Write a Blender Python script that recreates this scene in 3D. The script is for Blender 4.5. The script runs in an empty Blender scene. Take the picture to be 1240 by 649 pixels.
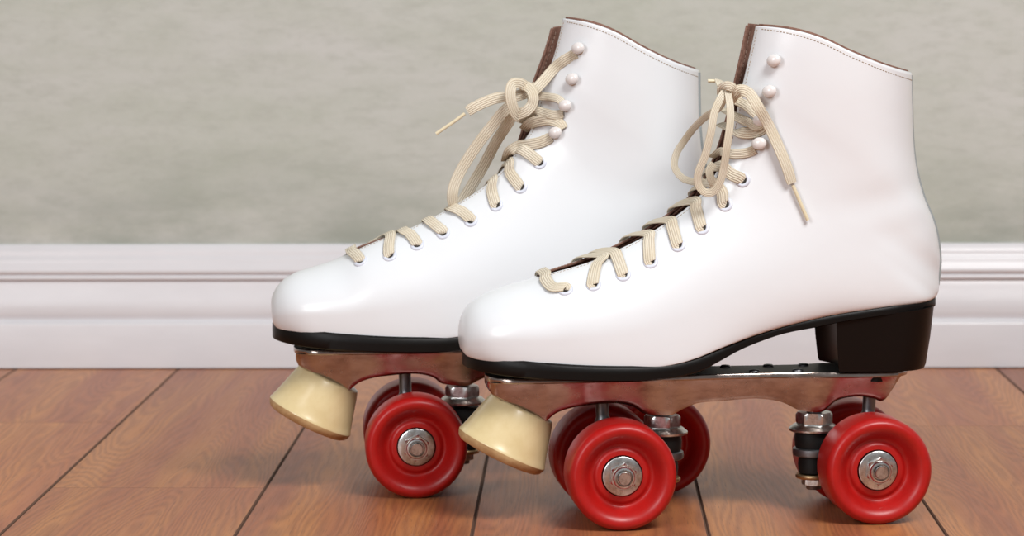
import bpy, bmesh, math, random
from mathutils import Vector, Matrix, Euler

random.seed(7)
scene = bpy.context.scene
COL = scene.collection

# ================================================================ camera, world, lights, exposure
cam_data = bpy.data.cameras.new('camera')
cam = bpy.data.objects.new('camera', cam_data); COL.objects.link(cam)
F_PX = 3400.0
cam_data.sensor_fit = 'HORIZONTAL'; cam_data.sensor_width = 36.0
cam_data.lens = 36.0*F_PX/1240.0
cam_data.clip_start = 0.05; cam_data.clip_end = 50
PHI = math.atan(326.5/F_PX)
cam.location = (0, 0, 0.2826)
cam.rotation_euler = (Matrix.Rotation(math.pi/2-PHI, 3, 'X') @ Matrix.Rotation(math.radians(-0.17), 3, 'Z')).to_euler()
cam_data.dof.use_dof = True
cam_data.dof.focus_distance = 1.50
cam_data.dof.aperture_fstop = 16.0
scene.camera = cam

scene.view_settings.view_transform = 'Standard'
scene.view_settings.look = 'None'
scene.view_settings.gamma = 1.0
scene.view_settings.use_curve_mapping = False
scene.view_settings.exposure = 0.0

world = bpy.data.worlds.new('world'); scene.world = world; world.use_nodes = True
bg = world.node_tree.nodes['Background']
bg.inputs[0].default_value = (0.95, 0.97, 1.0, 1); bg.inputs[1].default_value = 0.24

def area(name, loc, target, sx, sy, power, color=(1, 1, 1)):
    d = bpy.data.lights.new(name, 'AREA'); d.shape = 'RECTANGLE'; d.size = sx; d.size_y = sy
    d.energy = power; d.color = color
    o = bpy.data.objects.new(name, d); COL.objects.link(o); o.location = loc
    o.rotation_euler = (Vector(target)-Vector(loc)).to_track_quat('-Z', 'Y').to_euler()
    return o
area('softbox_key', (0.75, 0.25, 1.75), (0.05, 1.7, 0.12), 0.9, 0.7, 46, (1.0, 0.995, 0.985))
area('softbox_fill', (-1.1, -0.1, 0.95), (0.0, 1.6, 0.12), 0.7, 1.0, 17, (0.96, 0.98, 1.0))

# ================================================================ materials
def mat(name, base=(.8, .8, .8), rough=.5, metal=0.0, coat=0.0, spec=None):
    m = bpy.data.materials.new(name); m.use_nodes = True
    nt = m.node_tree; b = nt.nodes['Principled BSDF']
    b.inputs['Base Color'].default_value = (*base, 1)
    b.inputs['Roughness'].default_value = rough
    b.inputs['Metallic'].default_value = metal
    b.inputs['Coat Weight'].default_value = coat
    b.inputs['Coat Roughness'].default_value = 0.15
    if spec is not None: b.inputs['Specular IOR Level'].default_value = spec
    return m, nt, b

def N(nt, kind, **kw):
    n = nt.nodes.new(kind)
    for k, v in kw.items():
        if k in n.inputs: n.inputs[k].default_value = v
        else: setattr(n, k, v)
    return n

def coords(nt, kind='Object', scale=(1, 1, 1), loc=(0, 0, 0)):
    tc = nt.nodes.new('ShaderNodeTexCoord'); mp = nt.nodes.new('ShaderNodeMapping')
    nt.links.new(tc.outputs[kind], mp.inputs[0]); mp.inputs['Scale'].default_value = scale
    mp.inputs['Location'].default_value = loc
    return mp.outputs[0]

def noise(nt, co, scale, detail=4, rough=.5, dist=0.0):
    n = N(nt, 'ShaderNodeTexNoise'); n.inputs['Scale'].default_value = scale
    n.inputs['Detail'].default_value = detail; n.inputs['Roughness'].default_value = rough
    n.inputs['Distortion'].default_value = dist
    nt.links.new(co, n.inputs['Vector']); return n.outputs['Fac']

def ramp(nt, fac, stops, interp='LINEAR'):
    r = nt.nodes.new('ShaderNodeValToRGB'); r.color_ramp.interpolation = interp
    e = r.color_ramp.elements
    while len(e) < len(stops): e.new(0.5)
    for el, (p, c) in zip(e, stops):
        el.position = p; el.color = (*c, 1) if len(c) == 3 else c
    nt.links.new(fac, r.inputs[0]); return r.outputs[0]

def mix(nt, fac, a, b, mode='MIX'):
    m = nt.nodes.new('ShaderNodeMix'); m.data_type = 'RGBA'; m.blend_type = mode
    for sock, v in ((m.inputs[0], fac), (m.inputs[6], a), (m.inputs[7], b)):
        if hasattr(v, 'is_output'): nt.links.new(v, sock)
        elif isinstance(v, (int, float)): sock.default_value = v
        else: sock.default_value = (*v, 1)
    return m.outputs[2]

def math_n(nt, op, a, b=None, c=None):
    m = nt.nodes.new('ShaderNodeMath'); m.operation = op
    for i, v in enumerate((a, b, c)):
        if v is None: continue
        if hasattr(v, 'is_output'): nt.links.new(v, m.inputs[i])
        else: m.inputs[i].default_value = v
    return m.outputs[0]

def bump(nt, b, h, strength=.2, dist=.001):
    n = nt.nodes.new('ShaderNodeBump'); n.inputs['Strength'].default_value = strength
    n.inputs['Distance'].default_value = dist
    nt.links.new(h, n.inputs['Height']); nt.links.new(n.outputs[0], b.inputs['Normal'])

# white smooth leather
M_LEATHER, nt, b = mat('white_leather', (.765, .785, .81), .30, coat=.35)
b.inputs['Coat Roughness'].default_value = .22
co = coords(nt)
h = noise(nt, co, 26, 3, .5); h2 = noise(nt, co, 1400, 2, .5)
nt.links.new(math_n(nt, 'ADD', h, math_n(nt, 'MULTIPLY', h2, .03)), N(nt, 'ShaderNodeBump').inputs['Height'])
bump(nt, b, math_n(nt, 'ADD', h, math_n(nt, 'MULTIPLY', h2, .03)), .35, .0012)
sc = ramp(nt, noise(nt, coords(nt, scale=(1, 1, 1.4)), 55, 5, .62), [(0, (.765, .785, .81)), (.72, (.765, .785, .81)), (.82, (.70, .70, .725))])
nt.links.new(sc, b.inputs['Base Color'])
# brown suede lining
M_LINING, nt, b = mat('brown_suede', (.20, .105, .075), .95, spec=.1)
c = ramp(nt, noise(nt, coords(nt), 420, 5, .7), [(.3, (.13, .062, .045)), (.7, (.29, .165, .125))])
nt.links.new(c, b.inputs['Base Color']); bump(nt, b, noise(nt, coords(nt), 1500, 3, .6), .6, .0006)
M_STITCH, nt, b = mat('tan_thread', (.34, .26, .19), .8)
M_LTHREAD, nt, b = mat('pale_thread', (.55, .42, .34), .8)
M_SEAM, nt, b = mat('grey_piping', (.30, .33, .335), .55)
# cream shoelace with lengthwise ribs (uv: x along in mm, y across 0..1)
M_LACE, nt, b = mat('cream_lace', (.77, .68, .52), .85, spec=.2)
tc = nt.nodes.new('ShaderNodeTexCoord'); sx = nt.nodes.new('ShaderNodeSeparateXYZ'); nt.links.new(tc.outputs['UV'], sx.inputs[0])
rib = math_n(nt, 'SINE', math_n(nt, 'MULTIPLY', sx.outputs[1], 2*math.pi*5.5))
wv = math_n(nt, 'SINE', math_n(nt, 'MULTIPLY', sx.outputs[0], 2*math.pi/0.75))
wv = math_n(nt, 'MULTIPLY', wv, rib)
hh = math_n(nt, 'ADD', rib, math_n(nt, 'MULTIPLY', wv, .45))
bump(nt, b, hh, .6, .0003)
n1 = noise(nt, coords(nt), 90, 3)
c1 = ramp(nt, n1, [(.3, (.72, .64, .50)), (.7, (.83, .775, .66))])
c2 = mix(nt, math_n(nt, 'MULTIPLY', math_n(nt, 'ADD', hh, 1.0), .36), c1, (.58, .49, .35))
nt.links.new(c2, b.inputs['Base Color'])
M_AGLET, nt, b = mat('aglet_plastic', (.70, .61, .42), .35)
M_EYELET, nt, b = mat('enamelled_eyelet', (.66, .69, .78), .35, coat=.2)
M_HOLE_SHADE, nt, b = mat('eyelet_hole_shade', (.03, .025, .02), .9)  # flat dark disc, painted shade in place of a real opening
M_HOOK, nt, b = mat('white_enamel', (.74, .70, .685), .22, coat=.5)
M_BRASS, nt, b = mat('dull_brass', (.45, .30, .16), .4, 1.0)
# black sole and heel
M_SOLE, nt, b = mat('black_sole', (.005, .004, .0035), .40, spec=.18)
bump(nt, b, noise(nt, coords(nt), 300, 4, .6), .15, .0005)
M_HEEL, nt, b = mat('black_heel', (.005, .0035, .003), .36, spec=.18)
# cast aluminium plate
M_PLATE, nt, b = mat('polished_cast_plate', (.60, .52, .48), .2, 1.0)
co = coords(nt, scale=(1, 1, 2.2))
nn = noise(nt, co, 60, 6, .65)
nt.links.new(ramp(nt, nn, [(.25, (.26, .19, .16)), (.5, (.45, .37, .33)), (.8, (.56, .49, .46))]), b.inputs['Base Color'])
rr = nt.nodes.new('ShaderNodeMapRange'); rr.inputs['From Min'].default_value = .3; rr.inputs['From Max'].default_value = .75
rr.inputs['To Min'].default_value = .13; rr.inputs['To Max'].default_value = .34
nt.links.new(noise(nt, coords(nt), 140, 5, .7), rr.inputs['Value']); nt.links.new(rr.outputs[0], b.inputs['Roughness'])
bump(nt, b, noise(nt, coords(nt), 45, 4, .6), .25, .0008)
M_STEEL, nt, b = mat('zinc_steel', (.62, .62, .60), .28, 1.0)
nt.links.new(ramp(nt, noise(nt, coords(nt), 350, 5, .7), [(.3, (.36, .33, .30)), (.55, (.64, .64, .63)), (.8, (.76, .76, .75))]), b.inputs['Base Color'])
bump(nt, b, noise(nt, coords(nt), 700, 4, .6), .3, .0003)
M_DARKSTEEL, nt, b = mat('dark_steel', (.20, .20, .21), .42, 1.0)
M_RUBBER, nt, b = mat('black_rubber', (.006, .006, .006), .5, spec=.25)
M_WHEEL, nt, b = mat('red_urethane', (.58, .012, .008), .33)
b.inputs['Specular IOR Level'].default_value = .45
nt.links.new(ramp(nt, noise(nt, coords(nt), 160, 6, .7), [(.3, (.36, .006, .005)), (.7, (.43, .008, .006)), (.84, (.48, .03, .025))]), b.inputs['Base Color'])
rr = nt.nodes.new('ShaderNodeMapRange'); rr.inputs['To Min'].default_value = .27; rr.inputs['To Max'].default_value = .46
nt.links.new(noise(nt, coords(nt), 220, 5, .7), rr.inputs['Value']); nt.links.new(rr.outputs[0], b.inputs['Roughness'])
M_STOP, nt, b = mat('cream_rubber', (.70, .58, .34), .30, coat=.2)
nt.links.new(ramp(nt, noise(nt, coords(nt), 70, 5, .6), [(.3, (.66, .52, .27)), (.6, (.72, .59, .33)), (.8, (.68, .53, .28))]), b.inputs['Base Color'])
M_STOPFACE, nt, b = mat('worn_cream_rubber_bounce', (.52, .33, .15), .5)  # orange-brown mixes dirt with floor bounce light painted into the colour
nt.links.new(ramp(nt, noise(nt, coords(nt), 120, 5, .6), [(.3, (.40, .22, .09)), (.65, (.60, .42, .21))]), b.inputs['Base Color'])

# ================================================================ mesh helpers
MM = 0.001
def obj(name, verts, faces, mats, parent=None, smooth=True, midx=None, scale=MM, uvs=None, angle=48):
    me = bpy.data.meshes.new(name)
    me.from_pydata([tuple(c*scale for c in v) for v in verts], [], faces)
    if not isinstance(mats, (list, tuple)): mats = [mats]
    for m in mats: me.materials.append(m)
    if midx:
        for p, i in zip(me.polygons, midx): p.material_index = i
    if uvs:
        ul = me.uv_layers.new(name='UVMap')
        for li, l in enumerate(me.loops): ul.data[li].uv = uvs[l.vertex_index]
    bm = bmesh.new(); bm.from_mesh(me)
    bmesh.ops.recalc_face_normals(bm, faces=bm.faces)
    bm.to_mesh(me); bm.free()
    if smooth:
        for p in me.polygons: p.use_smooth = True
        if angle is not None: me.set_sharp_from_angle(angle=math.radians(angle))
    me.update()
    o = bpy.data.objects.new(name, me); COL.objects.link(o)
    if parent is not None: o.parent = parent
    return o

class MB:
    """collects pieces of ONE part"""
    def __init__(s): s.v = []; s.f = []; s.m = []; s.uv = []
    def add(s, v, f, m=0, uv=None):
        n = len(s.v); s.v += [tuple(x) for x in v]; s.f += [tuple(i+n for i in q) for q in f]; s.m += [m]*len(f)
        s.uv += uv if uv else [(0, 0)]*len(v)
    def obj(s, name, mats, parent=None, **k):
        return obj(name, s.v, s.f, mats, parent, midx=s.m, uvs=s.uv, **k)

def frame(axis):
    a = Vector(axis).normalized()
    r = Vector((0, 0, 1)) if abs(a.z) < .9 else Vector((1, 0, 0))
    x = r.cross(a).normalized(); y = a.cross(x)
    return a, x, y

def lathe(prof, center, axis, n=48, sides=None, rot=0.0):
    """prof: list of (radius, height along axis)"""
    a, x, y = frame(axis); c = Vector(center); n = sides or n
    v = []; f = []
    for r, h in prof:
        for k in range(n):
            t = 2*math.pi*k/n + rot
            v.append(tuple(c + a*h + (x*math.cos(t)+y*math.sin(t))*max(r, .001)))
    for i in range(len(prof)-1):
        for k in range(n):
            k2 = (k+1) % n
            f.append((i*n+k, i*n+k2, (i+1)*n+k2, (i+1)*n+k))
    f.append(tuple(range(n))[::-1]); f.append(tuple((len(prof)-1)*n+k for k in range(n)))
    return v, f

def hexnut(center, axis, af, h, rot=0.0, bore=None):
    R = af/2/math.cos(math.pi/6)
    n = 48; a, x, y = frame(axis); c = Vector(center); v = []; f = []
    def rad(t, lim):
        tt = (t % (math.pi/3)) - math.pi/6
        return min(af/2/math.cos(tt), lim)
    rows = [(0, 99, 0), (h*.78, 99, 0), (h, af/2*1.0, 0)]
    rows = [(0, R*.955), (h*.12, R), (h*.80, R), (h, R*.90)]
    for hh, lim in rows:
        for k in range(n):
            t = 2*math.pi*k/n
            r = rad(t, lim)
            v.append(tuple(c+a*hh+(x*math.cos(t+rot)+y*math.sin(t+rot))*r))
    ri = bore if bore else .01
    for k in range(n):
        t = 2*math.pi*k/n; v.append(tuple(c+a*h*1.0+(x*math.cos(t)+y*math.sin(t))*ri))
    m = len(rows)+1
    for i in range(m-1):
        for k in range(n):
            k2 = (k+1) % n; f.append((i*n+k, i*n+k2, (i+1)*n+k2, (i+1)*n+k))
    f.append(tuple(range(n))[::-1]); f.append(tuple((m-1)*n+k for k in range(n)))
    return v, f

def cr_points(pts, per=8):
    P = [Vector(p) for p in pts]; out = []
    for i in range(len(P)-1):
        p0 = P[max(i-1, 0)]; p1 = P[i]; p2 = P[i+1]; p3 = P[min(i+2, len(P)-1)]
        for k in range(per):
            f = k/per
            out.append(p1 + .5*f*(p2-p0 + f*(2*p0-5*p1+4*p2-p3 + f*(3*(p1-p2)+p3-p0))))
    out.append(P[-1]); return out

def tube(pts, rad, n=10, per=6):
    P = cr_points(pts, per); v = []; f = []
    prev = None
    for i, p in enumerate(P):
        t = (P[min(i+1, len(P)-1)]-P[max(i-1, 0)]).normalized()
        if prev is None: a, x, y = frame(t)
        else:
            x = (prev - t*prev.dot(t)).normalized(); y = t.cross(x)
        prev = x
        r = rad[min(int(i/per), len(rad)-1)] if isinstance(rad, (list, tuple)) else rad
        for k in range(n):
            q = 2*math.pi*k/n; v.append(tuple(p+(x*math.cos(q)+y*math.sin(q))*r))
    m = len(P)
    for i in range(m-1):
        for k in range(n): f.append((i*n+k, i*n+(k+1) % n, (i+1)*n+(k+1) % n, (i+1)*n+k))
    f.append(tuple(range(n))[::-1]); f.append(tuple((m-1)*n+k for k in range(n)))
    return v, f

def ribbon(pts, normals, width, thick=1.1, per=8, taper=(1, 1)):
    """flat woven band following pts; normals say which way its face looks"""
    P = cr_points(pts, per); Nn = cr_points(normals, per)
    v = []; f = []; uv = []; L = 0.0
    sec = 12; m = len(P)
    for i, p in enumerate(P):
        t = (P[min(i+1, m-1)]-P[max(i-1, 0)])
        if t.length < 1e-6: t = Vector((1, 0, 0))
        t.normalize()
        n = Nn[i].normalized(); s = t.cross(n)
        if s.length < .05: s = Vector((0, 0, 1)).cross(t)
        s.normalize(); n = s.cross(t).normalized()
        if i: L += (P[i]-P[i-1]).length
        w = width/2
        e = i/(m-1)
        if e < .06: w *= taper[0]+(1-taper[0])*e/.06
        if e > .94: w *= taper[1]+(1-taper[1])*(1-e)/.06
        for k in range(sec):
            a = 2*math.pi*k/sec
            cx = math.copysign(abs(math.cos(a))**.75, math.cos(a)); sy = math.copysign(abs(math.sin(a))**.7, math.sin(a))
            v.append(tuple(p + s*cx*w + n*sy*thick/2)); uv.append((L, cx*.5+.5))
    for i in range(m-1):
        for k in range(sec): f.append((i*sec+k, i*sec+(k+1) % sec, (i+1)*sec+(k+1) % sec, (i+1)*sec+k))
    f.append(tuple(range(sec))[::-1]); f.append(tuple((m-1)*sec+k for k in range(sec)))
    return v, f, uv

def interp(tab, x):
    if x <= tab[0][0]: return tab[0][1]
    for (a, p), (b_, q) in zip(tab, tab[1:]):
        if x <= b_:
            f = (x-a)/(b_-a); return p+(q-p)*f
    return tab[-1][1]

def sinterp(tab, x):
    """smooth (catmull) table lookup"""
    n = len(tab)
    if x <= tab[0][0]: return tab[0][1]
    if x >= tab[-1][0]: return tab[-1][1]
    for i in range(n-1):
        if x <= tab[i+1][0]: break
    x0, y0 = tab[i]; x1, y1 = tab[i+1]
    def slope(j):
        a = max(j-1, 0); c = min(j+1, n-1); return (tab[c][1]-tab[a][1])/(tab[c][0]-tab[a][0])
    h = x1-x0; t = (x-x0)/h; m0 = slope(i)*h; m1 = slope(i+1)*h
    return (2*t**3-3*t**2+1)*y0+(t**3-2*t**2+t)*m0+(-2*t**3+3*t**2)*y1+(t**3-t**2)*m1

# ================================================================ the room
def structure(o): o['kind'] = 'structure'; return o

# floor: long oak boards with eased edges
ANG = math.atan(.0235)
def f2w(p, q):   # q across from the x of the first joint line, p along
    x0, y0 = -.2724, 1.463
    return (x0 + q*math.cos(ANG) + p*math.sin(ANG), y0 + p*math.cos(ANG) - q*math.sin(ANG))
PW = .1253; PL = 1.2
joint = {-1: 1.866-1.463, 0: 1.614-1.463, 1: 1.25-1.463, 2: 1.02-1.463, 3: 1.35-1.463, 4: 1.8535-1.463, 5: 1.22-1.463}
v = []; f = []; mi = []; uv = []; colr = []
for k in range(-19, 24):
    j0 = joint.get(k, random.uniform(0, PL))
    q0, q1 = k*PW, (k+1)*PW
    n0 = -3
    for n in range(n0, 3):
        p0 = j0+n*PL; p1 = p0+PL
        if p0 > .75: continue
        p1 = min(p1, .80)
        if p1 < -2.6: continue
        off = (random.uniform(0, 50), random.uniform(0, 50)); tone = random.random()
        if k == 1: tone = .35
        base = len(v)
        for ins_q, ins_p, z in ((.0011, .0003, 0.0), (.0004, .0001, -.0007), (.0003, .00005, -.0014)):
            for (q, p) in ((q0+ins_q, p0+ins_p), (q1-ins_q, p0+ins_p), (q1-ins_q, p1-ins_p), (q0+ins_q, p1-ins_p)):
                x, y = f2w(p, q); v.append((x, y, z)); uv.append((p+off[0], q+off[1])); colr.append(tone)
        f.append((base, base+1, base+2, base+3)); mi.append(0)
        for r in (0, 1):
            for a in range(4):
                a2 = (a+1) % 4
                f.append((base+r*4+a, base+(r+1)*4+a, base+(r+1)*4+a2, base+r*4+a2)); mi.append(1)
b0 = len(v)
for q, p in ((-20*PW, -2.6), (24*PW, -2.6), (24*PW, .8), (-20*PW, .8)):
    x, y = f2w(p, q); v.append((x, y, -.0013)); uv.append((0, 0)); colr.append(0)
f.append((b0, b0+1, b0+2, b0+3)); mi.append(1)

M_WOOD, nt, b = mat('oak_laminate', (.4, .2, .1), .34)
b.inputs['Specular IOR Level'].default_value = .5
at = nt.nodes.new('ShaderNodeAttribute'); at.attribute_name = 'tone'
def wood_co(scale):
    tc = nt.nodes.new('ShaderNodeTexCoord'); mp = nt.nodes.new('ShaderNodeMapping')
    nt.links.new(tc.outputs['UV'], mp.inputs[0]); mp.inputs['Scale'].default_value = scale; return mp.outputs[0]
broad = noise(nt, wood_co((1.3, 13, 1)), 1.0, 3, .42, .15)            # contour field -> growth rings
rings = math_n(nt, 'SINE', math_n(nt, 'MULTIPLY', broad, 330.0))
rings = math_n(nt, 'MULTIPLY', math_n(nt, 'ADD', rings, 1.0), .5)
fine = noise(nt, wood_co((20, 620, 1)), 1.0, 4, .65)
pores = noise(nt, wood_co((60, 1500, 1)), 1.0, 2, .5)
soft = noise(nt, wood_co((1.5, 26, 1)), 1.0, 4, .55)
c0 = ramp(nt, soft, [(.26, (.28, .084, .042)), (.42, (.37, .124, .052)), (.58, (.47, .185, .060)), (.78, (.55, .235, .09))])
c1 = mix(nt, math_n(nt, 'MULTIPLY', math_n(nt, 'MULTIPLY', rings, fine), .72), c0, (.17, .055, .028))
pm = nt.nodes.new('ShaderNodeMapRange'); pm.inputs['From Min'].default_value = .60; pm.inputs['From Max'].default_value = .74
nt.links.new(pores, pm.inputs['Value'])
c2 = mix(nt, math_n(nt, 'MULTIPLY', pm.outputs[0], .75), c1, (.13, .045, .025))
tn = ramp(nt, at.outputs['Fac'], [(0, (.86, .82, .80)), (.5, (1, 1, 1)), (1, (1.12, 1.12, 1.12))])
c3 = mix(nt, 1.0, c2, tn, 'MULTIPLY')
nt.links.new(c3, b.inputs['Base Color'])
bump(nt, b, math_n(nt, 'ADD', math_n(nt, 'MULTIPLY', fine, .6), math_n(nt, 'MULTIPLY', rings, .4)), .18, .0004)
rr = nt.nodes.new('ShaderNodeMapRange'); rr.inputs['To Min'].default_value = .32; rr.inputs['To Max'].default_value = .5
nt.links.new(fine, rr.inputs['Value']); nt.links.new(rr.outputs[0], b.inputs['Roughness'])
M_GAP, nt, b = mat('board_edge', (.13, .065, .04), .8)
fl = obj('floor', v, f, [M_WOOD, M_GAP], smooth=False, midx=mi, scale=1, uvs=uv)
ta = fl.data.attributes.new('tone', 'FLOAT', 'POINT')
for i, c in enumerate(colr): ta.data[i].value = c
structure(fl)

# wall and baseboard share one frame: x along the wall, y = 0 at the baseboard front
WALL_ANG = -.0155
wall_root_loc = Vector((0, 2.135, 0))
def w2w(x, y, z):
    c, s = math.cos(WALL_ANG), math.sin(WALL_ANG)
    return (x*c - y*s, 2.135 + x*s + y*c, z)
M_WALL, nt, b = mat('mottled_paint', (.5, .5, .45), .75)
big = noise(nt, coords(nt, scale=(1, 1, 2.2)), 3.2, 5, .55)
mid = noise(nt, coords(nt, scale=(1, 1, 3.0), loc=(3, 1, 2)), 14, 6, .6)
sml = noise(nt, coords(nt, scale=(1, 1, 2.2)), 120, 6, .75)
ca = ramp(nt, big, [(.30, (.475, .50, .43)), (.52, (.535, .545, .50)), (.72, (.56, .56, .53))])
cb = mix(nt, math_n(nt, 'MULTIPLY', ramp(nt, mid, [(.42, (0, 0, 0)), (.72, (1, 1, 1))]), .45), ca, (.40, .43, .345))
cc = mix(nt, math_n(nt, 'MULTIPLY', ramp(nt, sml, [(.35, (0, 0, 0)), (.75, (1, 1, 1))]), .34), cb, (.62, .62, .585))
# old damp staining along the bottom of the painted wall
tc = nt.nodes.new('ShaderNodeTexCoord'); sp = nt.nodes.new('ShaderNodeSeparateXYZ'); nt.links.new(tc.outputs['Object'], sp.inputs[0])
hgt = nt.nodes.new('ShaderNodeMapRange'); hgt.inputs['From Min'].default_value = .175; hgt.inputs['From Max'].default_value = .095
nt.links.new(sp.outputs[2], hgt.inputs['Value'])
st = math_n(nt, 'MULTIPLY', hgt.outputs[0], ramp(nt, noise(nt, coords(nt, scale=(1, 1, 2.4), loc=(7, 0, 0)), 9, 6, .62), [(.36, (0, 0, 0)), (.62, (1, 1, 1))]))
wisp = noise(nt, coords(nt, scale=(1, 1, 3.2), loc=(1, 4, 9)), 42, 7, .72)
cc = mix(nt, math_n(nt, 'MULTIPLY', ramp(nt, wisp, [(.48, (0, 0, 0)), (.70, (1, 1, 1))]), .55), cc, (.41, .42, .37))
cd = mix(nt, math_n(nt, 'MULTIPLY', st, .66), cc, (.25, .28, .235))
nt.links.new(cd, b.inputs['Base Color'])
bump(nt, b, sml, .1, .0006)
wv_ = [w2w(x, y, z) for x in (-2.3, 2.3) for y in (.016, .10) for z in (0, 2.3)]
structure(obj('wall_back', wv_, [(0, 1, 3, 2), (4, 6, 7, 5), (0, 4, 5, 1), (2, 3, 7, 6), (1, 5, 7, 3), (0, 2, 6, 4)], M_WALL, smooth=False, scale=1))

M_TRIM, nt, b = mat('white_gloss_paint', (.76, .72, .735), .38, coat=.1)
nt.links.new(ramp(nt, noise(nt, coords(nt, scale=(1, 1, 3)), 12, 6, .6), [(.3, (.66, .645, .665)), (.7, (.71, .695, .715))]), b.inputs['Base Color'])
bump(nt, b, noise(nt, coords(nt, scale=(1, 1, 4)), 40, 5, .6), .12, .001)
prof = [(0, .9), (0, 33.5), (.5, 35.0), (1.5, 35.9), (3.2, 36.3), (4.6, 36.6), (5.6, 37.4), (5.4, 38.8), (4.6, 40.5), (4.2, 43), (4.4, 48), (5.6, 53), (7.2, 58), (8.4, 62),
        (9.4, 65.5), (10.2, 67.3), (9.4, 68.0), (7.2, 68.4), (7.0, 69.6), (7.4, 70.6), (8.6, 71.0), (8.8, 71.8), (7.0, 73.0), (6.4, 74.2), (6.8, 76), (8.6, 79.5), (9.6, 82.5), (10.0, 84.5), (10.7, 85.0), (11.0, 88), (11.8, 90.8),
        (12.4, 91.6), (13.4, 93.6), (14.4, 94.6), (16.2, 94.9), (16.2, .9)]
v = [w2w(x, d*MM, z*MM) for x in (-2.3, 2.3) for d, z in prof]; n = len(prof)
f = [(i, (i+1) % n, n+(i+1) % n, n+i) for i in range(n)] + [tuple(range(n))[::-1], tuple(range(n, 2*n))]
structure(obj('baseboard_back', v, f, M_TRIM, scale=1, angle=50))

# ---------------------------------------------------------------- boot shape (millimetres: u toe->heel, w across, z up)
# each row: front/instep point (u, z), sole/heel point (u, z), widest half width, half width at the sole, half width at the instep edge
BOOT_FRONT = [
 (-152.6, 101.5, -152.6, 101.0,  0.5,  0.3, 0.3),
 (-152.6, 105.5, -152.2,  96.5,  9.0,  4.5, 0.5),
 (-151.8, 110.0, -150.5,  92.0, 16.5, 10.0, 0.5),
 (-149.2, 115.5, -146.5,  90.6, 22.5, 18.0, 0.5),
 (-144.5, 120.3, -139.5,  89.8, 28.5, 25.5, 0.5),
 (-137.2, 124.3, -130.0,  89.0, 32.8, 31.0, 0.5),
 (-127.3, 127.8, -118.0,  88.2, 35.8, 34.5, 0.5),
 (-114.6, 131.2, -101.0,  87.3, 38.2, 37.2, 0.8),
 (-102.0, 135.4,  -84.0,  86.8, 39.8, 38.8, 7.5),
 ( -84.0, 140.6,  -62.0,  86.6, 40.0, 39.0, 10.0),
 ( -69.5, 146.5,  -45.0,  87.6, 39.5, 38.5, 10.5),
 ( -55.3, 153.3,  -30.0,  90.8, 38.5, 37.0, 11.0),
 ( -44.2, 160.0,  -12.0,  97.2, 37.3, 34.5, 11.5),
 ( -33.0, 167.6,   12.0, 104.6, 36.3, 31.0, 12.0),
 ( -22.5, 176.8,   44.0, 111.6, 35.3, 29.0, 12.0),
 ( -15.2, 187.0,   78.0, 116.0, 34.3, 28.5, 12.5),
 ( -11.0, 196.0,   99.0, 117.6, 33.6, 22.0, 13.0),
 (  -8.3, 203.0,  110.0, 120.5, 33.2,  7.5, 13.0),
 (  -6.2, 210.0,  112.2, 130.0, 33.0,  0.6, 13.0),
 (  -3.7, 219.5,  112.6, 142.0, 33.2,  0.6, 13.0),
 (  -1.4, 229.5,  109.6, 158.0, 33.8,  0.6, 13.0),
 (   0.7, 239.3,  103.2, 173.5, 34.8,  0.6, 13.0),
 (   2.7, 247.8,   98.6, 190.0, 35.6,  0.6, 13.0),
 (   4.3, 255.0,   96.6, 205.5, 36.3,  0.6, 13.2),
 (   5.6, 261.2,   95.8, 223.0, 36.8,  0.6, 13.4),
 (   6.9, 267.6,   95.2, 241.5, 37.0,  0.6, 13.5)]
BOOT_BACK = [
 (-151.4, 103.8, -151.4, 103.2,  0.5,  0.3, 0.3),
 (-151.6, 108.0, -150.9,  99.2,  9.0,  4.5, 0.5),
 (-150.6, 112.6, -149.2,  95.4, 16.5, 10.0, 0.5),
 (-147.8, 117.6, -145.4,  94.0, 22.5, 18.0, 0.5),
 (-143.4, 121.9, -138.6,  93.2, 28.5, 25.5, 0.5),
 (-136.7, 125.6, -130.0,  92.4, 32.8, 31.0, 0.5),
 (-126.2, 128.9, -118.0,  91.6, 35.8, 34.5, 0.5),
 (-113.1, 133.2, -101.0,  90.8, 38.2, 37.2, 0.8),
 (-100.0, 139.8,  -84.0,  90.4, 39.8, 38.8, 7.5),
 ( -84.0, 146.6,  -62.0,  90.4, 40.0, 39.0, 9.5),
 ( -70.7, 151.6,  -45.0,  91.6, 39.5, 38.5, 10.0),
 ( -55.0, 159.2,  -30.0,  94.4, 38.5, 37.0, 10.5),
 ( -42.3, 166.4,  -12.0, 100.4, 37.3, 34.5, 11.0),
 ( -29.8, 174.4,   12.0, 107.4, 36.3, 31.0, 11.0),
 ( -18.8, 183.9,   44.0, 114.2, 35.3, 29.0, 11.5),
 ( -10.5, 194.4,   78.0, 118.6, 34.3, 28.5, 11.5),
 (  -5.5, 201.4,   99.0, 120.2, 33.6, 22.0, 11.5),
 (  -1.6, 207.6,  109.0, 123.0, 33.2,  7.5, 11.5),
 (   0.8, 213.5,  112.8, 132.0, 33.0,  0.6, 11.5),
 (   3.0, 222.5,  112.8, 144.0, 33.2,  0.6, 11.5),
 (   5.4, 231.8,  109.0, 159.5, 33.8,  0.6, 11.5),
 (   8.4, 240.6,  103.0, 174.5, 34.6,  0.6, 11.5),
 (  11.4, 249.0,   99.2, 190.0, 35.2,  0.6, 11.5),
 (  13.6, 256.6,   97.2, 205.5, 35.6,  0.6, 11.5),
 (  15.4, 264.0,   96.5, 223.0, 35.8,  0.6, 11.5),
 (  16.8, 271.2,   96.3, 241.0, 36.0,  0.6, 11.5)]

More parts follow.
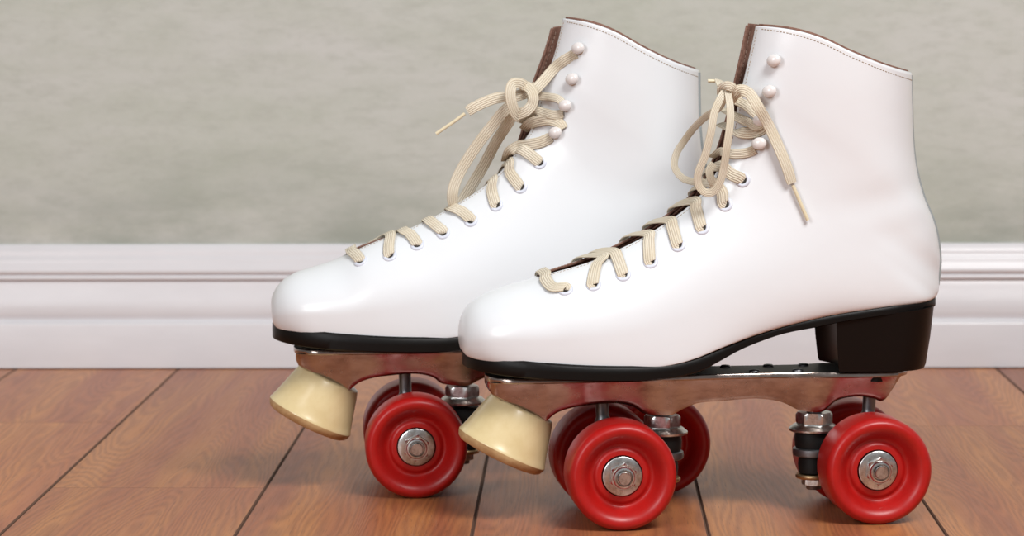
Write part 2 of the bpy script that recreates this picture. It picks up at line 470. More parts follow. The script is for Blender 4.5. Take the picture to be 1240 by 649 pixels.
def catmull(rows, s):
    n = len(rows) - 1
    x = min(max(s, 0.0), 1.0) * n
    i = min(int(x), n - 1); f = x - i
    p0 = rows[max(i-1, 0)]; p1 = rows[i]; p2 = rows[i+1]; p3 = rows[min(i+2, n)]
    out = []
    for a, b, c, d in zip(p0, p1, p2, p3):
        out.append(b + 0.5*f*(c-a + f*(2*a-5*b+4*c-d + f*(3*(b-c)+d-a))))
    return out

def boot_raw(rows, s, t, side):
    tu, tz, bu, bz, wm, wb, wt = catmull(rows, s)
    wm = max(wm, 0.05); wb = max(wb, 0.0); wt = max(wt, 0.0)
    k = min(max((s - 0.5)/0.25, 0.0), 1.0); k = k*k*(3-2*k)      # 0 foot -> 1 shaft
    t1 = 0.30*(1-k) + 0.46*k
    t2 = 0.34*(1-k) + 0.52*k
    if t < t1:
        w = wb + (wm-wb)*math.sqrt(max(1-((t1-t)/t1)**2, 0))
    elif t < t2:
        w = wm
    else:
        x = (t-t2)/(1-t2)
        p = 2.0
        w = wt + (wm-wt)*max(1-x**p, 0)**(0.62*(1-k)+0.60*k)
    u = bu + (tu-bu)*t
    z = bz + (tz-bz)*t
    e = min(max((s-0.80)/0.20, 0.0), 1.0)**2                    # the dip of the top line
    z += e*(-2.3*math.sin(2*math.pi*t)*(0.7 if t < .5 else 1.25))
    u += e*1.2*math.sin(math.pi*t)
    if rows is BOOT_BACK and side > 0:
        g = min(max((s-.32)/.12, 0.0), 1.0)
        z -= 4.0*g*t**8*(1-k) + 6.0*k*e*t**3; u += 1.5*g*t**8*(1-k) - 5.0*k*t**6
    if k > 0:                                                   # soft creases behind the ankle
        c = k*math.exp(-((z-172-0.18*(u-60))/9.0)**2)*math.exp(-((u-80)/30.0)**2)
        w -= 1.3*c
        c = k*math.exp(-((z-150-0.30*(u-60))/7.0)**2)*math.exp(-((u-85)/22.0)**2)
        w -= 0.5*c
    return (u, side*w, z)

def boot_pt(rows, s, t, side=-1, off=0.0):
    p = boot_raw(rows, s, t, side)
    n = boot_normal(rows, s, t, side)
    return tuple(p[i] + n[i]*off for i in range(3)), n

def boot_normal(rows, s, t, side):
    e = 2e-3
    a = boot_raw(rows, min(s+e, 1), t, side); b = boot_raw(rows, max(s-e, 0), t, side)
    c = boot_raw(rows, s, min(t+e, .9995), side); d = boot_raw(rows, s, max(t-e, 0), side)
    x = [a[i]-b[i] for i in range(3)]; y = [c[i]-d[i] for i in range(3)]
    n = [x[1]*y[2]-x[2]*y[1], x[2]*y[0]-x[0]*y[2], x[0]*y[1]-x[1]*y[0]]
    l = math.sqrt(sum(v*v for v in n)) or 1
    n = [v/l for v in n]
    if n[1]*side < 0: n = [-v for v in n]
    return tuple(n)

def t_at(rows, s, dist, side=-1):
    """t at the given arc distance (mm) back from the instep edge"""
    acc = 0.0; t = 1.0; p = boot_raw(rows, s, 1.0, side)
    while acc < dist and t > .5:
        t -= .001; q = boot_raw(rows, s, t, side)
        acc += math.sqrt(sum((a-b)**2 for a, b in zip(p, q))); p = q
    return t
LACES = {
 'front': {
  'eyelets': [(0.3227, 0.8417), (0.353, 0.8273), (0.3946, 0.8273), (0.4362, 0.8345), (0.4854, 0.8417), (0.527, 0.8561), (0.5724, 0.8849), (0.6254, 0.8993)],
  'hooks': [(0.913, 0.8921), (0.8411, 0.8921), (0.7768, 0.9137), (0.7314, 0.8993)],
  'straps': [
   [(0.3189, 0.8417), (0.3076, 0.8777), (0.3038, 0.9712), (0.3076, 1.0)],
   [(0.3568, 0.8489), (0.3681, 0.9568), (0.3832, 1.0)],
   [(0.3946, 0.8345), (0.3984, 0.9496), (0.3984, 1.0)],
   [(0.44, 0.8489), (0.4476, 0.9496), (0.4551, 1.0)],
   [(0.4854, 0.8489), (0.493, 0.9496), (0.4968, 1.0)],
   [(0.527, 0.8633), (0.5384, 0.9784), (0.5459, 1.0)],
   [(0.5724, 0.8921), (0.5838, 0.9353), (0.5876, 0.9856)],
   [(0.6254, 0.8993), (0.6216, 0.9496), (0.6254, 0.9928)],
  ],
  'ribbons': [
   ([(4.3, -25.6, 201.7), (1.2, -23.1, 200.0), (-3.9, -21.5, 199.3), (-7.8, -18.8, 199.4), (-10.9, -9.0, 199.6), (-13.0, 6.0, 196.1)], 5.2),
   ([(9.3, -27.1, 214.1), (7.1, -24.9, 211.8), (2.4, -23.7, 210.5), (-2.9, -21.1, 210.8), (-5.5, -11.0, 212.2), (-8.5, 6.0, 214.1)], 6.2),
   ([(9.2, -27.9, 216.8), (5.1, -25.9, 214.1), (1.1, -23.5, 216.2), (-3.0, -18.9, 218.3), (-5.7, -12.0, 220.2), (-8.0, 4.0, 222.3)], 5.2),
   ([(10.2, -26.9, 219.8), (5.8, -24.4, 220.6), (1.0, -21.2, 225.0), (-3.0, -14.4, 227.8), (-7.8, -18.0, 231.5)], 6.2),
   ([(-13.5, -22.0, 231.7), (-13.9, -26.0, 234.5), (-11.8, -29.0, 235.9), (-8.6, -29.0, 235.0), (-6.7, -26.0, 232.2), (-7.6, -24.0, 229.5)], 5.0),
   ([(-8.2, -20.0, 229.4), (-10.8, -22.0, 232.1), (-12.7, -20.0, 230.3)], 5.0),
   ([(-11.4, -25.0, 234.0), (-15.3, -29.0, 228.9), (-19.2, -33.0, 221.6), (-21.3, -35.0, 211.6), (-24.2, -34.0, 199.3), (-27.5, -33.0, 190.5), (-27.7, -32.0, 184.7), (-25.1, -32.0, 180.3), (-20.8, -33.0, 179.4), (-17.0, -34.0, 183.0), (-14.5, -35.0, 191.4), (-13.2, -37.0, 202.9), (-11.2, -36.0, 216.0), (-10.5, -32.0, 225.4), (-10.9, -27.0, 233.2)], 4.3),
   ([(-10.1, -16.0, 232.8), (-11.6, -10.0, 224.2), (-17.4, 0.0, 218.5), (-22.3, 8.0, 212.3), (-26.7, 14.0, 204.9), (-30.9, 16.0, 197.5), (-32.2, 14.0, 190.4), (-28.8, 10.0, 184.7), (-23.4, 4.0, 182.8), (-19.0, -4.0, 183.3)], 4.0),
   ([(-8.6, -22.0, 226.8), (-7.1, -26.0, 230.9), (-4.2, -29.0, 233.6), (0.4, -31.0, 231.5), (4.7, -34.0, 224.1), (10.9, -30.1, 214.6), (15.7, -31.2, 204.1), (20.0, -32.6, 193.5), (23.2, -32.4, 183.8)], 6.2),
   ([(-10.5, -18.0, 232.9), (-10.9, -8.0, 235.2), (-10.7, 0.0, 238.1)], 5.0),
   ([(-17.0, -20.0, 194.0), (-19.6, -22.0, 190.2), (-18.3, -22.0, 184.9), (-15.3, -20.7, 181.2)], 4.5),
  ],
  'aglets': [
   [(23.7, -32.4, 182.7), (26.2, -33.2, 176.7), (28.4, -33.8, 171.4), (31.5, -34.8, 164.1)],
   [(-10.8, 2.0, 237.6), (-13.0, 2.0, 237.6), (-16.2, 2.0, 237.7)],
  ],
 },
 'back': {
  'eyelets': [(0.3151, 0.8921), (0.353, 0.8489), (0.3984, 0.8633), (0.4362, 0.8633), (0.4816, 0.8489), (0.5232, 0.8561), (0.5649, 0.8633), (0.6178, 0.8921)],
  'hooks': [(0.9319, 0.8777), (0.8562, 0.8777), (0.7919, 0.8849), (0.72, 0.9065)],
  'straps': [
   [(0.3189, 0.8921), (0.3114, 0.9784), (0.3076, 1.0)],
   [(0.3568, 0.8633), (0.3568, 0.9209), (0.3643, 0.9856)],
   [(0.3984, 0.8705), (0.3946, 0.9496), (0.387, 1.0)],
   [(0.4362, 0.8633), (0.4324, 0.9137), (0.4249, 0.9928)],
   [(0.4816, 0.8561), (0.4741, 0.9353), (0.4627, 1.0)],
   [(0.5232, 0.8633), (0.5308, 0.9496), (0.5422, 1.0)],
   [(0.5649, 0.8705), (0.5686, 0.9568), (0.58, 1.0)],
   [(0.6178, 0.8921), (0.6178, 0.9496), (0.6141, 0.9928)],
  ],
  'ribbons': [
   ([(9.3, -23.4, 203.8), (3.3, -21.8, 200.9), (-3.1, -18.7, 199.4), (-8.8, -12.5, 198.1), (-14.0, -12.0, 194.8), (-15.3, 4.0, 189.2)], 6.4),
   ([(15.6, -26.8, 208.6), (13.4, -25.5, 211.8), (8.5, -22.1, 213.6), (3.1, -18.8, 213.0), (-2.2, -14.0, 211.0), (-5.1, -2.0, 207.1)], 6.4),
   ([(15.8, -25.6, 217.0), (10.3, -23.4, 216.5), (5.0, -18.8, 217.7), (0.6, -14.0, 218.5), (-3.8, -4.0, 214.8), (-5.8, 2.0, 210.8)], 5.2),
   ([(15.3, -25.8, 223.6), (12.2, -23.6, 225.9), (6.9, -18.8, 226.7), (1.3, -18.0, 226.7), (-3.6, -20.0, 224.4)], 4.6),
   ([(23.2, -26.8, 251.2), (20.6, -24.7, 249.8), (16.0, -22.9, 247.0), (11.1, -19.9, 242.7), (5.2, -22.0, 236.2), (0.2, -26.0, 231.2), (-4.2, -28.0, 226.6)], 6.2),
   ([(-4.0, -25.0, 231.6), (-9.0, -29.0, 234.6), (-13.4, -32.0, 234.2), (-14.9, -34.0, 229.6), (-14.0, -34.0, 223.1), (-11.6, -32.0, 217.4), (-8.9, -28.0, 214.9)], 6.2),
   ([(-5.9, -26.0, 233.6), (-2.9, -30.0, 230.9), (-1.7, -32.0, 226.7), (-2.6, -32.0, 222.5), (-5.5, -32.0, 219.3), (-9.5, -30.0, 217.3), (-12.6, -27.0, 216.8)], 6.2),
   ([(0.8, -25.0, 233.0), (-4.9, -25.0, 229.3), (-10.6, -25.0, 227.5), (-18.5, -24.0, 226.8), (-24.2, -25.0, 225.7), (-29.9, -26.0, 223.6), (-35.2, -27.0, 221.1), (-38.9, -27.0, 218.8)], 6.2),
   ([(-12.4, -24.0, 222.7), (-17.6, -24.0, 219.0), (-24.1, -22.0, 211.0), (-30.6, -20.0, 202.6), (-36.6, -18.0, 193.9), (-41.8, -17.0, 185.4), (-45.7, -17.0, 177.3), (-47.1, -17.0, 170.7), (-46.6, -15.0, 164.9)], 6.4),
   ([(-10.4, -22.0, 220.8), (-13.4, -18.0, 214.5), (-17.3, -12.0, 207.6), (-21.2, -6.0, 200.7), (-25.1, 0.0, 192.3), (-29.2, 4.0, 184.0), (-34.0, 6.0, 175.8), (-39.2, 7.0, 167.1), (-42.2, 6.0, 162.4)], 6.4),
  ],
  'aglets': [
   [(-40.3, -27.0, 217.6), (-46.4, -27.0, 213.2), (-51.2, -27.0, 210.0), (-56.8, -27.0, 206.2)],
  ],
 },
}

# ================================================================ roller skates
def sub(o, label=None):
    if label: o['label'] = label
    return o

def build_upper(rows, root):
    NS, NT = 150, 44
    S = [(i/(NS-1)) for i in range(NS)]
    S = [s**1.0 for s in S]
    T = [.5-.5*math.cos(math.pi*i/(NT-1)) for i in range(NT)]
    def grid(off, top=0.0):
        v = []
        for s in S:
            row = []
            for side in (-1, 1):
                for t in T:
                    if off:
                        p, _ = boot_pt(rows, max(s, .012), min(max(t, .004), .996), side, off)
                    else: p = boot_raw(rows, s, t, side)
                    if top and s > .9: p = (p[0]-top*.15, p[1], p[2]+top*(s-.9)/.1)
                    row.append(p)
            v.append(row)
        return v
    def faces(smin_open, closed_bottom=True, i0=0):
        W = 2*NT
        f = [tuple(i0*W+j for j in range(NT))+tuple(i0*W+NT+j for j in reversed(range(NT)))]
        for i in range(i0, NS-1):
            for sd in (0, NT):
                for j in range(NT-1):
                    a = i*W+sd+j; f.append((a, a+1, a+W+1, a+W))
            if S[i+1] < smin_open:
                a = i*W+NT-1; b_ = i*W+2*NT-1; f.append((a, b_, b_+W, a+W))
            if closed_bottom:
                a = i*W; b_ = i*W+NT; f.append((a, a+W, b_+W, b_))
        return f
    g = [p for r in grid(0) for p in r]
    up = obj('boot_upper', g, faces(.298), [M_LEATHER, M_LINING], root)
    md = up.modifiers.new('thickness', 'SOLIDIFY'); md.thickness = .0014; md.offset = -1; md.use_even_offset = False; md.material_offset_rim = 1; md.material_offset = 1
    g = [p for r in grid(-1.5, 1.3) for p in r]
    ln = obj('lining', g, faces(.298, True, 38), M_LINING, root)
    md = ln.modifiers.new('thickness', 'SOLIDIFY'); md.thickness = .0011; md.offset = -1; md.use_even_offset = False
    sub(ln, 'brown suede lining')
    # tongue under the laces
    v = []; f = []; NI, NJ = 60, 13
    for i in range(NI):
        s = .275+(.93-.275)*i/(NI-1)
        tu, tz, bu, bz, wm, wb, wt = catmull(rows, s)
        d = Vector((bu-tu, 0, bz-tz)).normalized()
        for j in range(NJ):
            x = -1+2*j/(NJ-1)
            p = Vector((tu, 0, tz)) + d*(5.5+5.0*x*x) + Vector((0, x*20, 0))
            v.append(tuple(p))
    for i in range(NI-1):
        for j in range(NJ-1): a = i*NJ+j; f.append((a, a+1, a+NJ+1, a+NJ))
    tg = obj('tongue', v, f, M_LINING, root)
    md = tg.modifiers.new('thickness', 'SOLIDIFY'); md.thickness = .002
    # stitching: short threads along the flap edges and the top line
    def stitches(path, mi_, gap=1.9, ln_=1.15, r=.3):
        P = [Vector(p) for p, n_ in path]; Nn = [Vector(n_) for p, n_ in path]
        acc = 0; nxt = 0
        for i in range(len(P)-1):
            seg = (P[i+1]-P[i]); L = seg.length
            while nxt < acc+L:
                q = P[i]+seg*((nxt-acc)/L); t = seg.normalized(); n_ = Nn[i]; sd_ = t.cross(n_).normalized()
                c = []
                for a in (-.5, .5):
                    for b2, h_ in ((-1, -.1), (0, .16), (1, -.1)): c.append(tuple(q+t*a*ln_+sd_*b2*r+n_*h_))
                st.add(c, [(0, 1, 4, 3), (1, 2, 5, 4), (0, 2, 1), (3, 4, 5), (0, 3, 5, 2)], mi_)
                nxt += gap
            acc += L
    for side in (-1, 1):
        st = MB()
        path = []
        for i in range(400):
            s = .30+.685*i/399
            path.append(boot_pt(rows, s, t_at(rows, s, 2.8), side, .05))
        stitches(path, 0)
        path = [boot_pt(rows, .988, .97-.955*i/300, side, .05) for i in range(301)]
        stitches(path, 0)
        path = [boot_pt(rows, .30+.69*i/300, t_at(rows, .30+.69*i/300, 3.6), side, -2.75) for i in range(301)]
        stitches(path, 1, 2.6, 1.6, .3)
        st.obj('stitching', [M_STITCH, M_LTHREAD], up)
    # raised seam down the back
    pts = [boot_raw(rows, .70+.295*i/24, 0, -1) for i in range(25)]
    P = []
    for i, p in enumerate(pts):
        a = Vector(pts[max(i-1, 0)]); c = Vector(pts[min(i+1, 24)]); t = (c-a).normalized()
        n_ = Vector((t.z, 0, -t.x));
        if n_.x < 0: n_ = -n_
        P.append((Vector((p[0], 0, p[2]))+n_*.7, n_))
    v, f, uv = ribbon([p for p, n_ in P], [n_ for p, n_ in P], 3.4, 2.0, 4)
    o = obj('back_seam', v, f, M_SEAM, up); sub(o, 'grey seam down the back of the white boot')
    return up

def build_sole(root, dz_top, dz_bot):
    top = [(-155, 92.2), (-146, 92.4), (-137, 92.6), (-125, 91.4), (-112, 90.2), (-86, 88.6), (-60, 87.9), (-47, 88.2), (-34, 90.0), (-21, 93.9), (-10.6, 98), (-3, 100.9), (13, 105.3), (34.5, 110.4), (56, 113.9), (78, 116.7), (100, 118.6), (114, 119.3)]
    bot = [(-155, 86.0), (-137, 83.2), (-112, 81.0), (-86, 79.9), (-60, 79.5), (-40.6, 80.8), (-26, 83.9), (-17, 88.0), (-3, 94.9), (15, 101.2), (25, 103.6), (35, 105.2), (56, 109), (78, 111.8), (100, 113.8), (114, 114.4)]
    half = [(0, 0), (1, 9.5), (3, 15.5), (6, 20.8), (12, 27), (20, 32), (32, 36.8), (48, 39.8), (66, 41.2), (84, 41), (104, 39.2), (124, 36), (146, 32.4), (170, 30.5), (200, 30.3), (225, 30.6), (238, 28.5), (249, 23.5), (256, 16.5), (260, 9), (261.5, 0)]
    u0 = -151.0
    # stations, dense at both ends
    US = []
    n = 90
    for i in range(n+1):
        a = math.pi*i/n; US.append(u0 + (1-math.cos(a))/2*261.4)
    v = []; f = []
    sec = [(.965, 0), (1.0, .10), (1.0, .5), (.995, .85), (.965, 1.0)]
    for u in US:
        hw = max(sinterp(half, u-u0), .15) if 0 < u-u0 < 261.4 else .15
        zt = sinterp(top, u)+dz_top*max(0, min(1, (20-u)/60))+dz_bot*max(0, min(1, 1-(20-u)/60)); zb = sinterp(bot, u)+dz_bot
        ring = []
        for sgn in (-1, 1):
            ss = sec if sgn == -1 else sec[::-1]
            for k, h_ in ss: ring.append((u, sgn*hw*k, zb+(zt-zb)*h_))
        v += ring
    m = 10
    for i in range(n):
        for k in range(m): f.append((i*m+k, i*m+(k+1) % m, (i+1)*m+(k+1) % m, (i+1)*m+k))
    f.append(tuple(range(m))); f.append(tuple(n*m+k for k in range(m))[::-1])
    obj('sole', v, f, M_SOLE, root, angle=50)
    # heel block with a hollow breast
    def outline(sc_w, ub, uf):
        pts = []
        for i in range(11):                        # breast, far corner to near corner, scooped toward the back
            x = 1-2*i/10; pts.append((uf+5.5*(1-x*x), x*sc_w*.93))
        for i in range(1, 8):
            pts.append((uf+(ub-22-uf)*i/8, -sc_w*(.93+.07*i/8)))
        for i in range(17):
            a = math.pi*i/16; pts.append((ub-22+22*math.sin(a)**.9, -sc_w*math.cos(a)))
        for i in range(1, 8):
            i2 = 8-i; pts.append((uf+(ub-22-uf)*i2/8, sc_w*(.93+.07*i2/8)))
        return pts
    v = []; rings = []
    for k, (zz, w_, ub, uf) in enumerate(((None, 30.2, 109.0, 49.0), (.5, 28.8, 107.2, 50.0), (.06, 27.4, 105.0, 51.2), (0, 26.8, 104.2, 51.8))):
        for (u, w) in outline(w_, ub, uf):
            zt = sinterp(bot, u)+.8; zb = 80.6
            z = zt if zz is None else zb+(zt-zb)*zz
            v.append((u, w, z+dz_bot))
    m = len(v)//4; f = []
    for r in range(3):
        for k in range(m): f.append((r*m+k, r*m+(k+1) % m, (r+1)*m+(k+1) % m, (r+1)*m+k))
    f.append(tuple(range(m))[::-1]); f.append(tuple(3*m+k for k in range(m)))
    obj('heel', v, f, M_HEEL, root, angle=35)

def build_plate(root, dz):
    mb = MB()
    # thin top plate
    hw = [(0, 0), (.6, 8), (2, 13), (6, 17.5), (14, 21), (40, 22), (100, 20), (130, 17.5), (175, 17.5), (192, 21.5), (216, 21), (226, 18), (231, 12), (233, 6), (233.6, 0)]
    n = 80; v = []; f = []
    zt = 79.6+dz
    for i in range(n+1):
        x = (1-math.cos(math.pi*i/n))/2*233.5; u = -138.8+x
        w = max(sinterp(hw, x), .1)
        for a, z in ((-w+.4, zt), (-w, zt-.5), (-w, zt-2.4), (-w+.5, zt-2.9), (w-.5, zt-2.9), (w, zt-2.4), (w, zt-.5), (w-.4, zt)): v.append((u, a, z))
    for i in range(n):
        for k in range(8): f.append((i*8+k, i*8+(k+1) % 8, (i+1)*8+(k+1) % 8, (i+1)*8+k))
    f.append(tuple(range(8))); f.append(tuple(n*8+k for k in range(8))[::-1])
    mb.add(v, f); mb.m = [1 if (i < n*8 and i % 8 == 7) else 0 for i in range(len(f))]
    # cast body below, arched over both axles
    low = [(-137.6, 73.2), (-137, 71.0), (-132, 67.6), (-124, 63.4), (-117, 59.6), (-110, 56.3), (-106.8, 55.4), (-104.6, 57.4), (-101, 59.8), (-96, 61.6), (-90, 62.8), (-84, 63.4), (-75, 64), (-67, 63.8), (-62.5, 63), (-58, 61.4), (-54.5, 58.6),
           (-51, 57.6), (-46, 57), (-38, 56.9), (-34, 58.8), (-30, 60.6), (-23, 62.9), (-8, 63.9), (6, 64.8), (14, 64.4), (22, 63), (27, 61), (32, 58.3), (37, 57.4), (41, 56.9), (46, 57.2), (49, 59.5), (52, 62.3), (57, 64.3), (66, 65.2), (74, 63.9), (77.8, 62.4), (80.6, 63.6), (81.8, 65)]
    wid = [(-138, 15.5), (-134, 17.5), (-110, 17.5), (-88, 17.0), (-78, 15.4), (-66, 13.6), (-50, 14.5), (-40, 14.5), (-26, 12.2), (-8, 11.6), (14, 12.2), (34, 14.2), (46, 14.8), (60, 15.2), (80, 16.2), (90, 16.6)]
    n = 150; NR = 12; v = []; f = []
    def ua(i, h):      # lean of both end faces
        x = i/n
        bottom = -137.6 + (81.8+137.6)*x
        topu = -137.6 + (88.6+137.6)*x
        return bottom + (topu-bottom)*h
    for i in range(n+1):
        ub = ua(i, 0); zb = sinterp(low, ub)+dz; z1 = zt-2.6
        ring = []
        for sgn in (-1, 1):
            hs = [r/(NR-1) for r in range(NR)]
            if sgn == 1: hs = hs[::-1]
            for h_ in hs:
                u = ua(i, h_); w = sinterp(wid, u)
                # bead at the lower edge, hollow above it, flare under the top plate
                k = .84 - .05*math.exp(-(h_/.05)**2) + .13*h_ + .06*h_**4
                if i == 0 or i == n: k *= .93
                z = zb+(z1-zb)*h_
                ring.append((u, sgn*w*k, z))
        v += ring
    m = 2*NR
    for i in range(n):
        for k in range(m): f.append((i*m+k, i*m+(k+1) % m, (i+1)*m+(k+1) % m, (i+1)*m+k))
    f.append(tuple(range(m))); f.append(tuple(n*m+k for k in range(m))[::-1])
    mb.add(v, f)
    pl = mb.obj('plate', [M_PLATE, M_RUBBER], root, angle=40); sub(pl, 'polished cast metal plate between boot and wheels')
    for (u, w) in ((8, -10), (20, 11), (32, -10), (-4, 11), (40, 12)):
        v, f = lathe([(3.1, 0), (3.0, .6), (2.2, 1.2), (.2, 1.5)], (u, w, zt), (0, 0, 1), 20)
        obj('rivet', v, f, M_DARKSTEEL, pl)
    v, f = hexnut((75, -13.2, zt-5.9), (0, 0, 1), 7.0, 3.2); obj('bolt_head', v, f, M_RUBBER, pl)

def build_toe_stop(root, dz):
    c = Vector((-118.4, 0, 61.0+dz)); ax = Vector((-.448, 0, -.894)).normalized()
    prof = [(4, -.6), (16.6, -.6), (18.2, 0), (18.7, .8), (20.3, 6), (22.2, 13), (24.0, 19.3), (25.3, 23.4), (25.8, 24.2), (25.9, 24.9)]
    v, f = lathe(prof, c, ax, 72)
    v2, f2 = lathe([(25.9, 24.9), (25.6, 26.2), (24.6, 28.2), (22.8, 29.4), (19, 30.0), (.3, 30.2)], c, ax, 72)
    mb = MB(); mb.add(v, f[:-1]); mb.add(v2, f2[:-2]+f2[-1:], 1)
    ts = mb.obj('toe_stop', [M_STOP, M_STOPFACE], root, angle=40); sub(ts, 'cream rubber toe stop')
    v, f = lathe([(6, -2.6), (13.5, -2.6), (14.2, -2.2), (14.2, -.7), (6, -.6)], c, ax, 40)
    obj('washer', v, f, M_STEEL, ts)
    v, f = lathe([(3.9, -9), (3.9, -1)], c, ax, 24); obj('stem', v, f, M_DARKSTEEL, ts)

def build_truck(root, ua, uk, dz):
    """axle at ua, kingpin at uk"""
    sg = 1 if uk > ua else -1
    mb = MB()
    v, f = lathe([(5.6, -16.2), (7.2, -14), (7.6, -6), (8.4, 0), (7.6, 6), (7.2, 14), (5.6, 16.2)], (ua, 0, 29), (0, 1, 0), 36); mb.add(v, f)
    # arm to the ring around the kingpin
    pts = [(ua+sg*0, 0, 31), (ua+sg*10, 0, 33), (ua+sg*19, 0, 33.6), (uk, 0, 33.6)]
    v, f, uv = ribbon(pts, [(0, 0, 1)]*4, 17, 5.6, 6); mb.add(v, f)
    v, f = lathe([(6, 31.2), (10.8, 31.2), (11.6, 31.8), (11.8, 33.4), (11.6, 35.2), (10.8, 35.8), (6, 35.8)], (uk, 0, 0), (0, 0, 1), 44); mb.add(v, f)
    # pivot arm toward the plate
    v, f = tube([(ua-sg*1, 0, 32), (ua-sg*3.5, 0, 44), (ua-sg*4.6, 0, 55), (ua-sg*5, 0, 65+dz)], [6.4, 4.6, 3.6, 3.6], 20); mb.add(v, f)
    tr = mb.obj('truck', M_DARKSTEEL, root, angle=45)
    v, f = lathe([(3.2, -50), (3.5, -49.4), (3.5, 49.4), (3.2, 50)], (ua, 0, 29), (0, 1, 0), 24); obj('axle', v, f, M_STEEL, tr)
    v, f = lathe([(9.2, 45.2), (10.4, 44.6), (10.8, 41), (10.5, 37), (10.0, 35.6)][::-1], (uk, 0, dz*.3), (0, 0, 1), 40); obj('cushion', v, f, M_RUBBER, tr)
    v, f = lathe([(7.0, 21.0), (8.4, 22), (8.8, 26.5), (8.4, 31.0), (7.8, 31.4)], (uk, 0, 0), (0, 0, 1), 40); obj('cushion', v, f, M_RUBBER, tr)
    v, f = lathe([(4, 44.8), (12.8, 44.8), (13.9, 45.4), (14.0, 46.4), (11.4, 48.6), (9.5, 49.3), (4, 49.4)], (uk, 0, dz), (0, 0, 1), 44); obj('washer', v, f, M_STEEL, tr)
    v, f = lathe([(4, 18.8), (9.6, 18.8), (10.1, 19.4), (10.1, 20.6), (9.6, 21.2), (4, 21.2)], (uk, 0, 0), (0, 0, 1), 40); o = obj('washer', v, f, M_BRASS, tr); sub(o, 'brass coloured lower washer')
    v, f = hexnut((uk, 0, 49.3+dz), (0, 0, 1), 17.6, 6.2, .25); obj('kingpin_nut', v, f, M_STEEL, tr, angle=25)
    v, f = lathe([(3.9, 12.5), (4.2, 13), (4.2, 64+dz)], (uk, 0, 0), (0, 0, 1), 24); obj('kingpin', v, f, M_DARKSTEEL, tr)
    v, f = hexnut((uk, 0, 15.0), (0, 0, 1), 12, 4.0, .1); obj('kingpin_nut', v, f, M_STEEL, tr, angle=25)

WHEEL_PROF = [  # (radius, depth from the outer face)
 (11.2, 7.0), (13.2, 6.9), (14.2, 7.2), (15.1, 8.2), (16.0, 8.7), (17.0, 8.3), (18.2, 6.8), (19.5, 4.6), (20.8, 2.6), (22.2, 1.1), (23.7, .3), (25.2, .0), (26.2, .2), (27.0, .7), (28.0, 1.8), (28.7, 3.2), (29.0, 4.8),
 (29.0, 15), (29.0, 25.4), (28.7, 27), (27.8, 28.6), (26.2, 29.7), (24.2, 30), (22.6, 29.6), (20.6, 27.6), (18.4, 24.4), (16.4, 23.0), (11.2, 23.0)]
def build_wheel(root, u, side):
    # side -1: outer face toward -w
    wf = side*47.0; ax = (0, -side, 0)
    v = []; f = []; n = 96
    v, f = lathe(WHEEL_PROF, (u, wf, 29), ax, n)
    m = len(WHEEL_PROF); f = f[:-2] + [((m-1)*n+k, (m-1)*n+(k+1) % n, (k+1) % n, k) for k in range(n)]
    w = obj('wheel', v, f, M_WHEEL, root, angle=60)
    v, f = lathe([(5.2, 6.4), (5.6, 5.6), (10.0, 5.6), (10.5, 5.9), (10.6, 6.5), (10.6, 7.8), (5, 7.8)][::-1], (u, wf, 29), ax, 56); obj('washer', v, f, M_STEEL, w)
    a = (0, side, 0); cz = (u, wf-side*5.6, 29)
    mb = MB()
    v, f = hexnut(cz, a, 13.2, 4.4, .42); mb.add(v, f)
    v, f = lathe([(6.1, 4.2), (5.9, 5.6), (5.4, 6.4), (4.6, 6.6), (4.25, 6.1), (4.15, 4.5)], cz, a, 40); mb.add(v, f)
    mb.obj('axle_nut', M_STEEL, w, angle=30)
    v, f = lathe([(3.3, 0), (3.3, 5.3), (3.0, 5.7), (1.6, 5.85), (.1, 5.9)], cz, a, 28); obj('axle_end', v, f, M_DARKSTEEL, w)
    v, f = lathe([(4, 22.4), (11.1, 22.4), (11.1, 23.6), (8, 23.8), (4, 23.8)], (u, wf, 29), ax, 40); obj('bearing', v, f, M_DARKSTEEL, w)

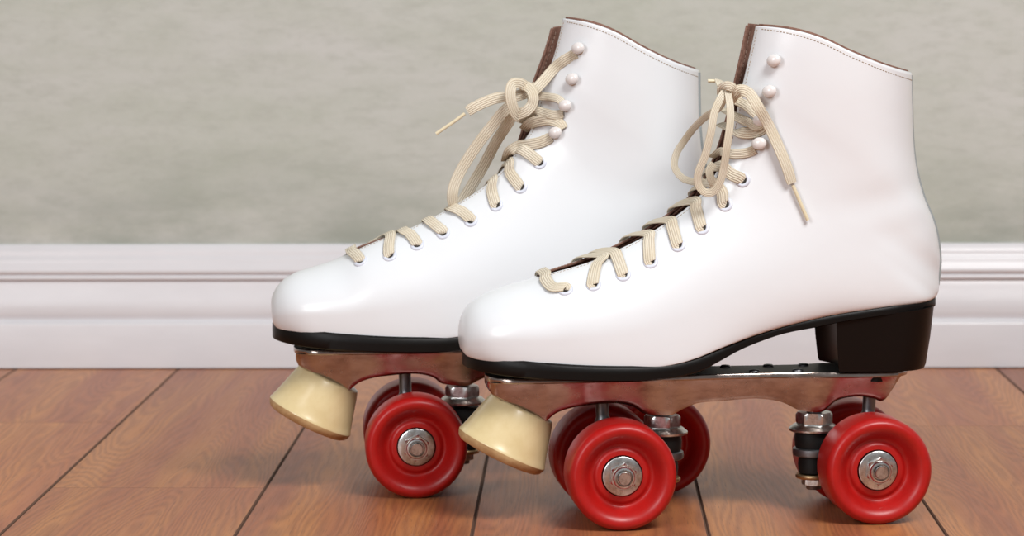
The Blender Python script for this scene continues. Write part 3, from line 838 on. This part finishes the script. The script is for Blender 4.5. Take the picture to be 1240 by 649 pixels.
def build_laces(rows, key, root, upper):
    D = LACES[key]
    # eyelets and hooks on both sides
    for side in (-1, 1):
        for (s, t) in D['eyelets']:
            p, n = boot_pt(rows, s, t, side, 0)
            mb = MB()
            v, f = lathe([(2.1, .2), (2.25, .55), (2.9, .8), (3.6, .65), (4.1, .2), (4.2, -.3)], p, n, 32); mb.add(v, f[:-2])
            v, f = lathe([(.1, .3), (2.15, .3)], p, n, 24); mb.add(v, f[:-2], 1)
            mb.obj('eyelet', [M_EYELET, M_HOLE_SHADE], upper)
        for (s, t) in D['hooks']:
            p, n = boot_pt(rows, s, t, side, 0)
            n = Vector(n); p = Vector(p)
            mb = MB()
            v, f = lathe([(3.4, -.2), (3.4, .4), (1.7, .7), (1.5, 2.2), (2.2, 2.6)], p, n, 20); mb.add(v, f, 1)
            # domed oval button, leaning away from the opening
            d, x, y = frame(n)
            back = Vector((1, 0, .12)); back = (back-n*back.dot(n)).normalized(); y2 = n.cross(back).normalized()
            v = []; f = []; prof = [(.05, 2.3), (.75, 2.3), (.95, 2.6), (1.0, 3.1), (.95, 3.8), (.80, 4.5), (.52, 5.1), (.22, 5.35), (.02, 5.4)]
            nn = 28
            for r, h_ in prof:
                for k in range(nn):
                    a = 2*math.pi*k/nn
                    v.append(tuple(p+n*h_+back*(1.3+4.1*r*math.cos(a))+y2*3.4*r*math.sin(a)))
            for i in range(len(prof)-1):
                for k in range(nn): f.append((i*nn+k, i*nn+(k+1) % nn, (i+1)*nn+(k+1) % nn, (i+1)*nn+k))
            f.append(tuple(range(nn))[::-1]); f.append(tuple((len(prof)-1)*nn+k for k in range(nn)))
            mb.add(v, f)
            mb.obj('hook', [M_HOOK, M_BRASS], upper)
    mb = MB()
    E_ = D['eyelets']
    for i, path in enumerate(D['straps']):
        pts = []; nr = []
        def put(s, t, side, off, nm=None):
            p, n = boot_pt(rows, s, min(t, .992), side, off); pts.append(p); nr.append(nm or n)
        s0, t0 = E_[i]
        put(s0, t0-.004, -1, -.3)
        put(s0, t0+.012, -1, 1.1)
        s1, t1 = path[0]
        s2, t2 = path[-2] if len(path) > 3 else path[1]
        s3, t3 = path[-1]
        if len(path) > 3: put(path[1][0], path[1][1], -1, 1.3)
        put(s2, min(t2, .96), -1, 1.4)
        put(s3, .988, -1, 1.7)
        # across the opening, drifting toward the toe
        j = max(i-1, 0); sf = E_[j][0]; tf = E_[j][1]
        k_ = .40 if key == 'front' else .08; sa = s3 + (sf-s3)*k_; sb = s3+(sf-s3)*.55
        if i == 0: sa = sb = s3
        a = Vector(boot_pt(rows, s3, .99, -1, 1.9)[0]); c = Vector(boot_pt(rows, sa, .99, 1, 1.9)[0])
        md = (a+c)/2 + Vector((-.3, 0, .4)); pts.append(tuple(md))
        cc_ = catmull(rows, s3); up_ = Vector((cc_[0]-cc_[2], 0, cc_[1]-cc_[3])).normalized(); nr.append(tuple(up_))
        put(sa, .988, 1, 1.8); put(sb, .94, 1, 1.4); put(sf, tf+.012, 1, 1.1); put(sf, tf-.004, 1, -.3)
        v, f, uv = ribbon(pts, nr, 6.5, 1.15, 7, (.72, .72)); mb.add(v, f, 0, uv)
    view = Vector((.10, -1, .12)).normalized()
    for pts, w in D['ribbons']:
        v, f, uv = ribbon(pts, [view]*len(pts), w, 1.1, 8, (.85, .85)); mb.add(v, f, 0, uv)
    lc = mb.obj('shoelace', M_LACE, root); sub(lc, 'flat cream woven shoelace tied in a bow')
    for q in D['aglets']:
        v, f = tube(q, 1.0, 10, 4); obj('aglet', v, f, M_AGLET, lc)

def build_skate(name, label, loc, rz, rows, key, dz, group=None):
    root = bpy.data.objects.new(name, None); COL.objects.link(root)
    root.location = loc; root.rotation_euler = (0, 0, rz)
    root['label'] = label; root['category'] = 'roller skate'; root['group'] = 'pair of white roller skates on the wooden floor'
    root.empty_display_size = .05
    up = build_upper(rows, root)
    build_sole(root, dz*1.25, dz); build_plate(root, dz); build_toe_stop(root, dz)
    build_truck(root, -69.6, -41.2, dz); build_truck(root, 69.6, 43.6, dz)
    for u in (-69.6, 69.6):
        for side in (-1, 1): build_wheel(root, u, side)
    build_laces(rows, key, root, up)
    return root

build_skate('roller_skate', 'white leather roller skate nearest the viewer, black heel fully in view', (0.12293, 1.52715, 0), math.radians(6.6), BOOT_FRONT, 'front', 0)
build_skate('roller_skate', 'white leather roller skate behind the other, heel hidden by its partner', (0.0119, 1.6238, 0), math.radians(4), BOOT_BACK, 'back', 3.0)
